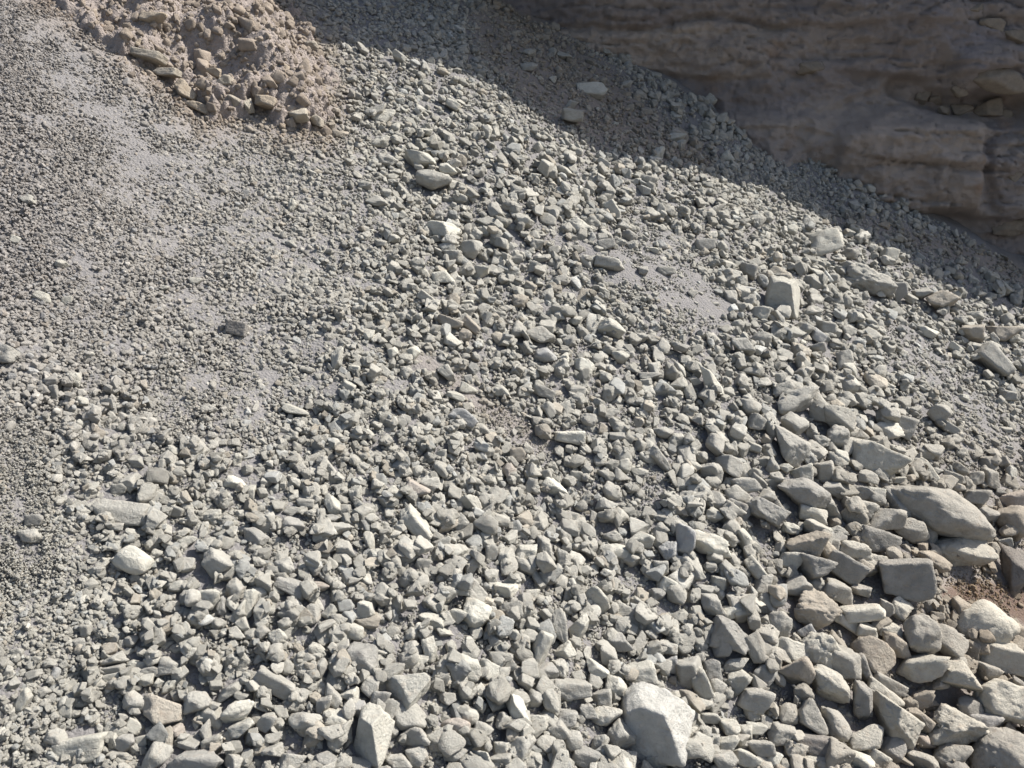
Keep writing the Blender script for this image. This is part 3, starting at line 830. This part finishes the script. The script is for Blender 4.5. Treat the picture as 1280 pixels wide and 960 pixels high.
def rock_frame(r, depth, seed):
    """camera-facing axes of a picked rock: its long axis as it lies in the photograph"""
    an = math.radians(r['an'])
    a1 = RX * math.cos(an) - UP * math.sin(an)
    a2 = RX * math.sin(an) + UP * math.cos(an)
    a3 = np.cross(a1, a2)
    m = depth / FPX / 2
    g = 1.07 + .09 * min(max((r['w'] * r['h'] - 300) / 1200, 0), 1)
    sw, sh = r['w'] * m * g, r['h'] * m * g
    sd_ = math.sqrt(sw * sh) * (.85 + .25 * ((seed * 37) % 10) / 10)
    return a1, a2, a3, sw, sh, sd_


def rock_matrix(c, a1, a2, a3, sw, sh, sd_, flip):
    fx = [(1, 1, 1), (1, -1, -1), (-1, 1, -1), (-1, -1, 1)][flip]
    M = Matrix.Identity(4)
    for i in range(3):
        M[i][0] = a1[i] * sw * fx[0]; M[i][1] = a2[i] * sh * fx[1]; M[i][2] = a3[i] * sd_ * fx[2]; M[i][3] = c[i]
    return M


def stamp(c, r_eff, top, rad_hero=0.0):
    a, b = (c - P0) @ E1, (c - P0) @ E2
    n = int(r_eff / HSTEP) + 1
    i0, j0 = int((a - A0) / HSTEP), int((b - B0) / HSTEP)
    sl = (slice(max(i0 - n, 0), i0 + n + 2), slice(max(j0 - n, 0), j0 + n + 2))
    da = GA[sl] - a; db = GB[sl] - b
    q = 1 - (da * da + db * db) / (r_eff * r_eff)
    h0 = (c - P0) @ NN
    HM[sl] = np.where(q > 0, np.maximum(HM[sl], h0 + top * np.sqrt(np.maximum(q, 0)) * .9), HM[sl])
    if rad_hero:
        HERO[sl] = np.where(q > .1, np.maximum(HERO[sl], rad_hero), HERO[sl])


for n_, r in enumerate(rocks):
    d = ray(r['x'], r['y'])
    t = 1 / (d @ WV)
    X_ = CAM + d * t
    hbv = float(base_h(np.array([(X_ - P0) @ E1]), np.array([(X_ - P0) @ E2]))[0])
    a1, a2, a3, sw, sh, sd_ = rock_frame(r, t, n_)
    e = math.sqrt((sw * (a1 @ NN)) ** 2 + (sh * (a2 @ NN)) ** 2 + (sd_ * (a3 @ NN)) ** 2)
    lift = hbv + e * (.12 if (r['x'], r['y']) in HALF_BURIED else .60)
    t2 = t * (1 - lift * np.linalg.norm(WV))      # along the same sight line, raised off the plane
    a1, a2, a3, sw, sh, sd_ = rock_frame(r, t2, n_)
    r['c'] = CAM + d * t2
    r['mat'] = rock_matrix(r['c'], a1, a2, a3, sw, sh, sd_, 0 if r['k'] == 'x' else n_ % 4)
    r['sub'] = 5 if n_ < 26 else 4
    r['var'] = n_ if n_ < 26 else n_ % 9
    vol = (sw * sh * sd_) ** (1 / 3)
    stamp(r['c'], vol * 1.02, e, vol)

N_NAMED = 300
FILL_SHAPES = [('b', v) for v in range(10)] + [('w', v) for v in range(6)] + [('r', v) for v in range(8)] + [('s', v) for v in range(3)] + [('l', v) for v in range(7)]
protos = []
for k, v in FILL_SHAPES:
    o = bpy.data.objects.new('stone_shape', rock_mesh(k, v, 4, M_FILL)); protos.append(o)
gprotos = []
for k, v in [('b', 20), ('b', 21), ('w', 22), ('b', 23), ('r', 24), ('w', 25), ('b', 26), ('r', 27)]:
    o = bpy.data.objects.new('gravel_shape', rock_mesh(k, v, 3, M_FILL)); gprotos.append(o)


def euler_from(Rm):
    sy = np.hypot(Rm[:, 0, 0], Rm[:, 1, 0])
    return np.stack([np.arctan2(Rm[:, 2, 1], Rm[:, 2, 2]), np.arctan2(-Rm[:, 2, 0], sy), np.arctan2(Rm[:, 1, 0], Rm[:, 0, 0])], 1)


def lying_rotations(n, tilt_deg):
    """local z near the slope normal, spun at random"""
    sp = rng.uniform(0, 2 * math.pi, n)
    z = NN + np.tan(np.radians(rng.normal(0, tilt_deg, n)))[:, None] * (np.cos(sp)[:, None] * E1 + np.sin(sp)[:, None] * E2)
    z = unit(z)
    th = rng.uniform(0, 2 * math.pi, n)
    xx = np.cos(th)[:, None] * E1 + np.sin(th)[:, None] * E2
    xx = unit(xx - (xx * z).sum(1)[:, None] * z)
    yy = np.cross(z, xx)
    return euler_from(np.stack([xx, yy, z], 2))


def random_rotations(n):
    q = unit(rng.normal(size=(n, 4)))
    w, x, y, z = q.T
    Rm = np.empty((n, 3, 3))
    Rm[:, 0] = np.stack([1 - 2 * (y * y + z * z), 2 * (x * y - z * w), 2 * (x * z + y * w)], 1)
    Rm[:, 1] = np.stack([2 * (x * y + z * w), 1 - 2 * (x * x + z * z), 2 * (y * z - x * w)], 1)
    Rm[:, 2] = np.stack([2 * (x * z - y * w), 2 * (y * z + x * w), 1 - 2 * (x * x + y * y)], 1)
    return euler_from(Rm)


def scatter(name, P, rot, scl, idx, tint, shapes, label):
    me = bpy.data.meshes.new(name)
    me.vertices.add(len(P))
    me.vertices.foreach_set('co', P.astype(np.float32).ravel())
    for nm, typ, arr, key in (('rot', 'FLOAT_VECTOR', rot, 'vector'), ('scl', 'FLOAT_VECTOR', scl, 'vector'), ('tint', 'FLOAT_COLOR', tint, 'color')):
        at = me.attributes.new(nm, typ, 'POINT'); at.data.foreach_set(key, arr.astype(np.float32).ravel())
    at = me.attributes.new('shape', 'INT', 'POINT'); at.data.foreach_set('value', idx.astype(np.int32))
    me.materials.append(M_FILL)
    o = bpy.data.objects.new(name, me); col.objects.link(o)
    ng = bpy.data.node_groups.new(name, 'GeometryNodeTree')
    ng.interface.new_socket('Geometry', in_out='INPUT', socket_type='NodeSocketGeometry')
    ng.interface.new_socket('Geometry', in_out='OUTPUT', socket_type='NodeSocketGeometry')
    gi = ng.nodes.new('NodeGroupInput'); go = ng.nodes.new('NodeGroupOutput')
    ip = ng.nodes.new('GeometryNodeInstanceOnPoints')
    jn = ng.nodes.new('GeometryNodeJoinGeometry')
    for s in shapes:
        oi = ng.nodes.new('GeometryNodeObjectInfo'); oi.inputs['Object'].default_value = s; oi.inputs['As Instance'].default_value = True
        ng.links.new(oi.outputs['Geometry'], jn.inputs[0])

    def attr(nm, typ):
        a = ng.nodes.new('GeometryNodeInputNamedAttribute'); a.data_type = typ; a.inputs['Name'].default_value = nm
        return [s for s in a.outputs if s.enabled and s.name == 'Attribute'][0]
    e2r = ng.nodes.new('FunctionNodeEulerToRotation')
    ng.links.new(attr('rot', 'FLOAT_VECTOR'), e2r.inputs[0])
    ng.links.new(gi.outputs[0], ip.inputs['Points'])
    ng.links.new(jn.outputs[0], ip.inputs['Instance'])
    ip.inputs['Pick Instance'].default_value = True
    ng.links.new(attr('shape', 'INT'), ip.inputs['Instance Index'])
    ng.links.new(e2r.outputs[0], ip.inputs['Rotation'])
    ng.links.new(attr('scl', 'FLOAT_VECTOR'), ip.inputs['Scale'])
    ng.links.new(ip.outputs[0], go.inputs[0])
    md = o.modifiers.new('scatter', 'NODES'); md.node_group = ng
    tag(o, label, None, None, 'stuff')
    return o


def pixel_cells(x0, x1, y0, y1, cell, dens):
    """random pixel positions with a given density per square pixel"""
    cx, cy = np.meshgrid(np.arange(x0, x1, cell), np.arange(y0, y1, cell), indexing='ij')
    cx = cx.ravel(); cy = cy.ravel()
    d_ = ray(cx + cell / 2, cy + cell / 2) @ WV
    ok = d_ > .055
    cx, cy = cx[ok], cy[ok]
    lam = dens(cx + cell / 2, cy + cell / 2) * cell * cell
    n = rng.poisson(lam)
    X_ = np.repeat(cx, n) + rng.uniform(0, cell, n.sum()); Y_ = np.repeat(cy, n) + rng.uniform(0, cell, n.sum())
    return X_, Y_


def brown(x, y):
    """the coarse toe on the right is a browner, more weathered rock"""
    return np.clip((x - 860) / 340, 0, 1) * np.clip((y - 440) / 260, 0, 1)


def tints(n, x, y):
    v = np.clip(rng.normal(.98, .12, n), .62, 1.3) * np.where(rng.random(n) < .04, 1.22, 1)
    c = np.stack([v, v * .994, v * .975], 1)
    warm = rng.random(n)
    c[warm > .95] *= [1.0, .95, .90]
    c[warm < .10] *= [.95, .985, 1.04]
    lf = np.clip((480 - x) / 480, 0, 1) * np.clip((640 - y) / 300, 0, 1)      # faintly violet debris up left, lens vignette and colour cast also put into its tint
    c *= 1 - lf[:, None] * np.array([.15, .175, .125])
    bk = sstep(-40, 10, poly_sd(x, y, BANK)) * rng.random(n)
    c *= 1 - bk[:, None] * np.array([.12, .2, .26])
    c *= 1 - brown(x, y)[:, None] * np.array([.09, .125, .155])
    c *= 1 - (soil_amount(x, y) * 1.15 * rng.uniform(.4, 1, n))[:, None] * np.array([.14, .22, .29])
    return np.concatenate([c, np.ones((n, 1))], 1)


# ---- rubble between the picked rocks
def dens_fill(x, y):
    s = med_size(x, y)
    a_, b_ = slope_ab(x, y)
    st = streaks(a_, b_) * (1 - sstep(4.5, 8.0, s))
    return (1.32 - 1.02 * st) / (s * s) * (1 - .62 * runs(x, y)) * (1 - .6 * np.minimum(soil_amount(x, y), 1) * (poly_sd(x, y, [(880, 560), (1160, 560), (1160, 1300), (1700, 1300), (1700, 790), (1230, 790), (1160, 735), (880, 700)]) < 0) * ((y < 800))) * sstep(16, -6, poly_sd(x, y, BANK))


fx_, fy_ = pixel_cells(-330, 1600, -150, 1180, 14, dens_fill)
fs = med_size(fx_, fy_) * np.exp(np.clip(rng.normal(-.06, .42, len(fx_)), -1.3, .72))
order = np.argsort(-fs * np.exp(rng.normal(0, .35, len(fs))))
fx_, fy_, fs = fx_[order], fy_[order], fs[order]
fa, fb = slope_ab(fx_, fy_)
fdep = 1 / (ray(fx_, fy_) @ WV)
rad = fs * fdep / FPX / 2
el = rng.uniform(1.0, 1.42, len(fs)); fl = rng.uniform(.55, 1.0, len(fs))
k_ = (el * fl) ** (-1 / 3)
scl = np.stack([rad * el * k_, rad * k_, rad * fl * k_], 1) * 1.12
keepm = np.zeros(len(fs), bool)
hh = np.zeros(len(fs))
for i in range(len(fs)):
    a, b, r_ = fa[i], fb[i], rad[i]
    i0, j0 = int((a - A0) / HSTEP), int((b - B0) / HSTEP)
    if not (3 < i0 < ha - 4 and 3 < j0 < hb_ - 4):
        continue
    hr = HERO[i0, j0]
    if hr > 0:
        continue
    n = max(int(r_ * .8 / HSTEP), 0)
    pt = HM[i0 - n:i0 + n + 1, j0 - n:j0 + n + 1]
    if pt.size == 0:
        continue
    hp = HERO[i0 - n:i0 + n + 1, j0 - n:j0 + n + 1] > 0
    if hr == 0:
        if hp.mean() > .34:
            continue
        m = float(pt[~hp].mean()) * .62 + float(pt[~hp].max()) * .38
        if m - float(HBASE[i0, j0]) > 1.5 * r_ + .045:
            continue
    else:
        m = float(pt.mean())
    h = m + scl[i, 2] * .44
    hh[i] = h
    keepm[i] = True
    e_ = scl[i, 2]
    if n <= 1:
        HM[i0 - n:i0 + n + 1, j0 - n:j0 + n + 1] = np.maximum(pt, h + e_ * .6)
    else:
        stamp(P0 + a * E1 + b * E2 + h * NN, r_, e_)
Pf = world_of(fa, fb, hh)
keepm &= (contact(Pf) > .02) & (Pf[:, 2] > .0)
nk = int(keepm.sum())
rot = lying_rotations(nk, 24)
big = fs[keepm] > 7.0
T = tints(nk, fx_[keepm], fy_[keepm])
idx = rng.integers(0, len(protos), nk)
Pk, Sk = Pf[keepm], scl[keepm]
scatter('rubble', Pk[big], rot[big], Sk[big], idx[big], T[big], protos, 'loose grey stones covering the scree between the larger rocks')
gi_ = rng.integers(0, len(gprotos), nk)
scatter('coarse_gravel', Pk[~big], rot[~big], Sk[~big], gi_[~big], T[~big], gprotos, 'coarse grey gravel spread over the upper scree')


# ---- fine gravel filling the gaps and covering the dusty runs
def dens_fine(x, y):
    d_ = .115 * (1 + .25 * runs(x, y)) * sstep(14, -4, poly_sd(x, y, BANK))
    return d_ * np.where((x < -60) | (x > 1340) | (y < -40) | (y > 1000), .4, 1)


hx, hy = pixel_cells(-250, 1500, -100, 1100, 12, dens_fine)
hs = np.exp(rng.normal(math.log(2.9), .38, len(hx))) * (1 - .35 * runs(hx, hy))
hA, hB = slope_ab(hx, hy)
hd = 1 / (ray(hx, hy) @ WV)
hr_ = hs * hd / FPX / 2
top = sample(HM, hA, hB) - sample(HBASE, hA, hB)
onr = sample(HERO, hA, hB)
pile = rng.random(len(hx))
ok = onr == 0
hgt = sample(HBASE, hA, hB) + hr_ * (rng.uniform(-.15, .8, len(hx)) - .45 * runs(hx, hy))
lie = pile < .10
hgt = np.where(lie, sample(HM, hA, hB) - .002, hgt)
ok &= lie | (top < .06)
Ph = world_of(hA, hB, hgt)
ok &= (contact(Ph) > .01) & (Ph[:, 2] > 0)
nh = int(ok.sum())
e1 = rng.uniform(1, 1.5, nh); e2 = rng.uniform(.55, 1, nh)
Sh = np.stack([hr_[ok] * e1, hr_[ok], hr_[ok] * e2], 1)
scatter('fine_gravel', Ph[ok], random_rotations(nh), Sh, rng.integers(0, len(gprotos), nh), tints(nh, hx[ok], hy[ok]) * [.97, .965, .96, 1], gprotos,
        'fine grey gravel and chips lying between the stones')


# ---- brown clods crumbling out of the bank
def dens_clod(x, y):
    return .050 * sstep(-30, 12, poly_sd(x, y, BANK)) ** 2


kx, ky = pixel_cells(-20, 450, -60, 205, 10, dens_clod)
ks = np.exp(rng.normal(math.log(4.2), .50, len(kx)))
kA, kB = slope_ab(kx, ky)
kd = 1 / (ray(kx, ky) @ WV)
ia = np.clip(((kA - AA2[0, 0]) / (AA2[-1, 0] - AA2[0, 0]) * (nA - 1)).astype(int), 0, nA - 1)
ib = np.clip(((kB - BB2[0, 0]) / (BB2[0, -1] - BB2[0, 0]) * (nB - 1)).astype(int), 0, nB - 1)
kr = ks * kd / FPX / 2
Pc = world_of(kA, kB, np.maximum(H3[ia, ib], sample(HBASE, kA, kB)) + kr * .1)
nc = len(kx)
v = rng.normal(1.0, .1, nc)[:, None] * np.array([.83, .725, .66])
scatter('soil_clods', Pc, random_rotations(nc), kr[:, None] * rng.uniform(.75, 1.3, (nc, 3)), rng.integers(0, len(gprotos), nc),
        np.concatenate([v, np.ones((nc, 1))], 1), gprotos, 'brown crumbly clods of earth on the bank')

# ------------------------------------------------------------------ stones set in the bank and in the cliff
BANK_STONES = [(188, 70, 38, 15, 8, 's', '0'), (208, 91, 30, 11, 5, 's', '0'), (168, 51, 30, 12, 25, 's', 't'), (232, 114, 30, 18, 40, 'b', 't'),
               (252, 137, 30, 13, 35, 'b', 't'), (280, 103, 21, 15, 0, 'b', '0'), (292, 127, 20, 16, 0, 'r', '0'), (312, 133, 14, 18, 20, 'w', '1'),
               (334, 127, 26, 17, 5, 'b', 't'), (372, 143, 27, 18, -5, 'w', '1'), (397, 151, 18, 13, 30, 'b', '0'), (388, 60, 20, 17, 0, 'r', '0'),
               (350, 62, 20, 14, -50, 'w', 't'), (356, 84, 22, 16, 20, 'b', 't'), (192, 24, 34, 16, 15, 'b', 't'), (385, 112, 21, 13, 30, 'b', 't'),
               (268, 90, 18, 12, 15, 'b', 't'), (305, 40, 26, 18, 40, 'l', 't'), (285, 28, 24, 16, 60, 'b', 't')]
for n_, (x, y, w, h, an, k, t) in enumerate(BANK_STONES):
    d = ray(x, y); t0 = 1 / (d @ WV)
    X_ = CAM + d * t0
    sdv = float(poly_sd(np.array([x]), np.array([y]), BANK)[0])
    hbv = float(base_h(np.array([(X_ - P0) @ E1]), np.array([(X_ - P0) @ E2]))[0]) + float(bank_profile(np.array(sdv))) + .0
    t2 = t0 * (1 - hbv * np.linalg.norm(WV))
    a1, a2, a3, sw, sh, sd_ = rock_frame(dict(w=w, h=h, an=an), t2, n_)
    o = bpy.data.objects.new('stone', rock_mesh(k, n_ % 9, 4, M_ROCK)); col.objects.link(o)
    o.matrix_world = rock_matrix(CAM + d * t2, a1, a2, a3, sw, sh, sd_ * 1.15, n_ % 4)
    o.color = (*[c * f for c, f in zip(TONES[t], (.93, .87, .81))], 1)
    o.parent = bank

CLIFF_STONES = [(1153, 119, 19, 21, 10, 'b'), (1169, 123, 19, 17, 0, 'b'), (1199, 114, 21, 16, 10, 'r'), (1202, 139, 27, 19, -12, 'b'), (1234, 136, 34, 22, 0, 'b'),
                (1258, 146, 15, 17, 0, 'b'), (1264, 221, 26, 26, 30, 'b'), (1012, 86, 30, 13, -5, 's'), (1247, 100, 64, 26, 12, 'r'), (1180, 139, 15, 11, 0, 'b'),
                (1262, 285, 44, 20, 5, 'l'), (1205, 311, 34, 18, 8, 'l'), (1238, 30, 30, 18, 10, 'b'), (1215, 12, 26, 14, -10, 'b'), (1268, 45, 30, 16, 10, 'b')]
for n_, (x, y, w, h, an, k) in enumerate(CLIFF_STONES):
    X_ = cliff_hit(np.array(float(x)), np.array(float(y)))
    i = int(np.clip(((X_ - _c0) @ CT - CS0) / (CS1 - CS0) * (ns - 1), 0, ns - 1))
    j = int(np.clip((X_[2] - ZB) / (ZT[i] - ZB) * (nz_ - 1), 0, nz_ - 1))
    dep = (X_ - CAM) @ FW
    a1, a2, a3, sw, sh, sd_ = rock_frame(dict(w=w, h=h, an=an), dep, n_)
    o = bpy.data.objects.new('stone', rock_mesh(k, (n_ * 2 + 1) % 9, 4, M_ROCK)); col.objects.link(o)
    d = unit(X_ - CAM)
    o.matrix_world = rock_matrix(X_ - d * (D_[i, j] - .035) / abs(d @ CN), a1, a2, a3, sw, sh, sd_ * .8, n_ % 4)
    o.color = (.60, .53, .475, 1)
    o.parent = cliff

# ------------------------------------------------------------------ the rocks themselves
ADJ_T = {'v': 'pale bluish', '2': 'pale', '1': 'light grey', '0': 'grey', '-1': 'dark grey', '-2': 'very dark', 'p': 'pinkish', 't': 'brownish', 'u': 'bluish-grey'}
ADJ_K = {'x': 'faceted', 'b': 'angular', 's': 'slab-like', 'c': 'thin', 'w': 'wedge-shaped', 'r': 'rounded', 'l': 'rough', 'e': 'egg-shaped'}
DIRS = ['right of', 'below and right of', 'below', 'below and left of', 'left of', 'above and left of', 'above', 'above and right of']
ORD = ['nearest', 'second', 'third', 'fourth', 'fifth', 'sixth', 'seventh', 'eighth', 'ninth', 'tenth']
named = rocks[:N_NAMED]
marks = [r for r in named if (r['x'], r['y']) in LANDMARKS]
bins = {}
for r in named:
    if (r['x'], r['y']) in LANDMARKS:
        r['label'] = LANDMARKS[(r['x'], r['y'])][1]
        continue
    m = min(marks, key=lambda q: math.hypot(q['x'] - r['x'], q['y'] - r['y']))
    dx, dy = r['x'] - m['x'], r['y'] - m['y']
    r['dist'] = math.hypot(dx, dy)
    bins.setdefault((id(m), int(round(math.degrees(math.atan2(dy, dx)) / 45)) % 8), []).append((r, m))
for (_, k), lst in bins.items():
    lst.sort(key=lambda q: q[0]['dist'])
    for i, (r, m) in enumerate(lst):
        sz = 'large ' if r['w'] * r['h'] > 1300 else 'small ' if r['w'] * r['h'] < 450 else ''
        what = sz + ADJ_T[r['t']] + ' ' + ADJ_K[r['k']] + ' rock'
        ref = LANDMARKS[(m['x'], m['y'])][0]
        if len(lst) == 1:
            r['label'] = f"{what} just {DIRS[k]} the {ref}"
        else:
            r['label'] = f"{what}, {ORD[i]} {DIRS[k]} the {ref}"
for n_, r in enumerate(named):
    nm = 'boulder' if r['w'] * r['h'] > 1500 else 'rock'
    o = bpy.data.objects.new(nm, rock_mesh(r['k'], r['var'], r['sub'], M_ROCK, (r['w'] / r['h'], 1, 1.1) if r['sub'] == 5 else (1, 1, 1)))
    col.objects.link(o)
    o.matrix_world = r['mat']
    bw = float(brown(r['x'], r['y']))
    o.color = (*[c * (1 - bw * k) for c, k in zip(TONES[r['t']], (.09, .125, .155))], 1)
    tag(o, r['label'], nm, 'loose rocks on the scree')
rest = rocks[N_NAMED:]
kinds_ = {}
for i, (k, v) in enumerate(FILL_SHAPES):
    kinds_.setdefault(k, []).append(i)
kinds_['c'] = kinds_['e'] = None
kinds_['c'] = kinds_['s']; kinds_['e'] = kinds_['r']
locs = np.array([r['c'] for r in rest])
rots, scs, ids = [], [], []
for i, r in enumerate(rest):
    l, q, s = r['mat'].decompose()
    rots.append(tuple(q.to_euler())); scs.append(tuple(s)); ids.append(kinds_[r['k']][i % len(kinds_[r['k']])])
scatter('small_rocks', locs, np.array(rots), np.array(scs), np.array(ids), np.array([(*TONES[r['t']], 1) for r in rest]), protos,
        'scattered smaller rocks standing out of the rubble')
for o in list(col.objects):
    if o.type == 'MESH' and o.data.materials and o.data.materials[0] == M_ROCK:
        o['half_size'] = [float(v) / .11 for v in o.matrix_basis.to_scale()]
print('named', min(N_NAMED, len(rocks)), 'of', len(rocks), 'rubble', int(big.sum()), 'coarse', int((~big).sum()), 'fine', nh, 'clods', nc)
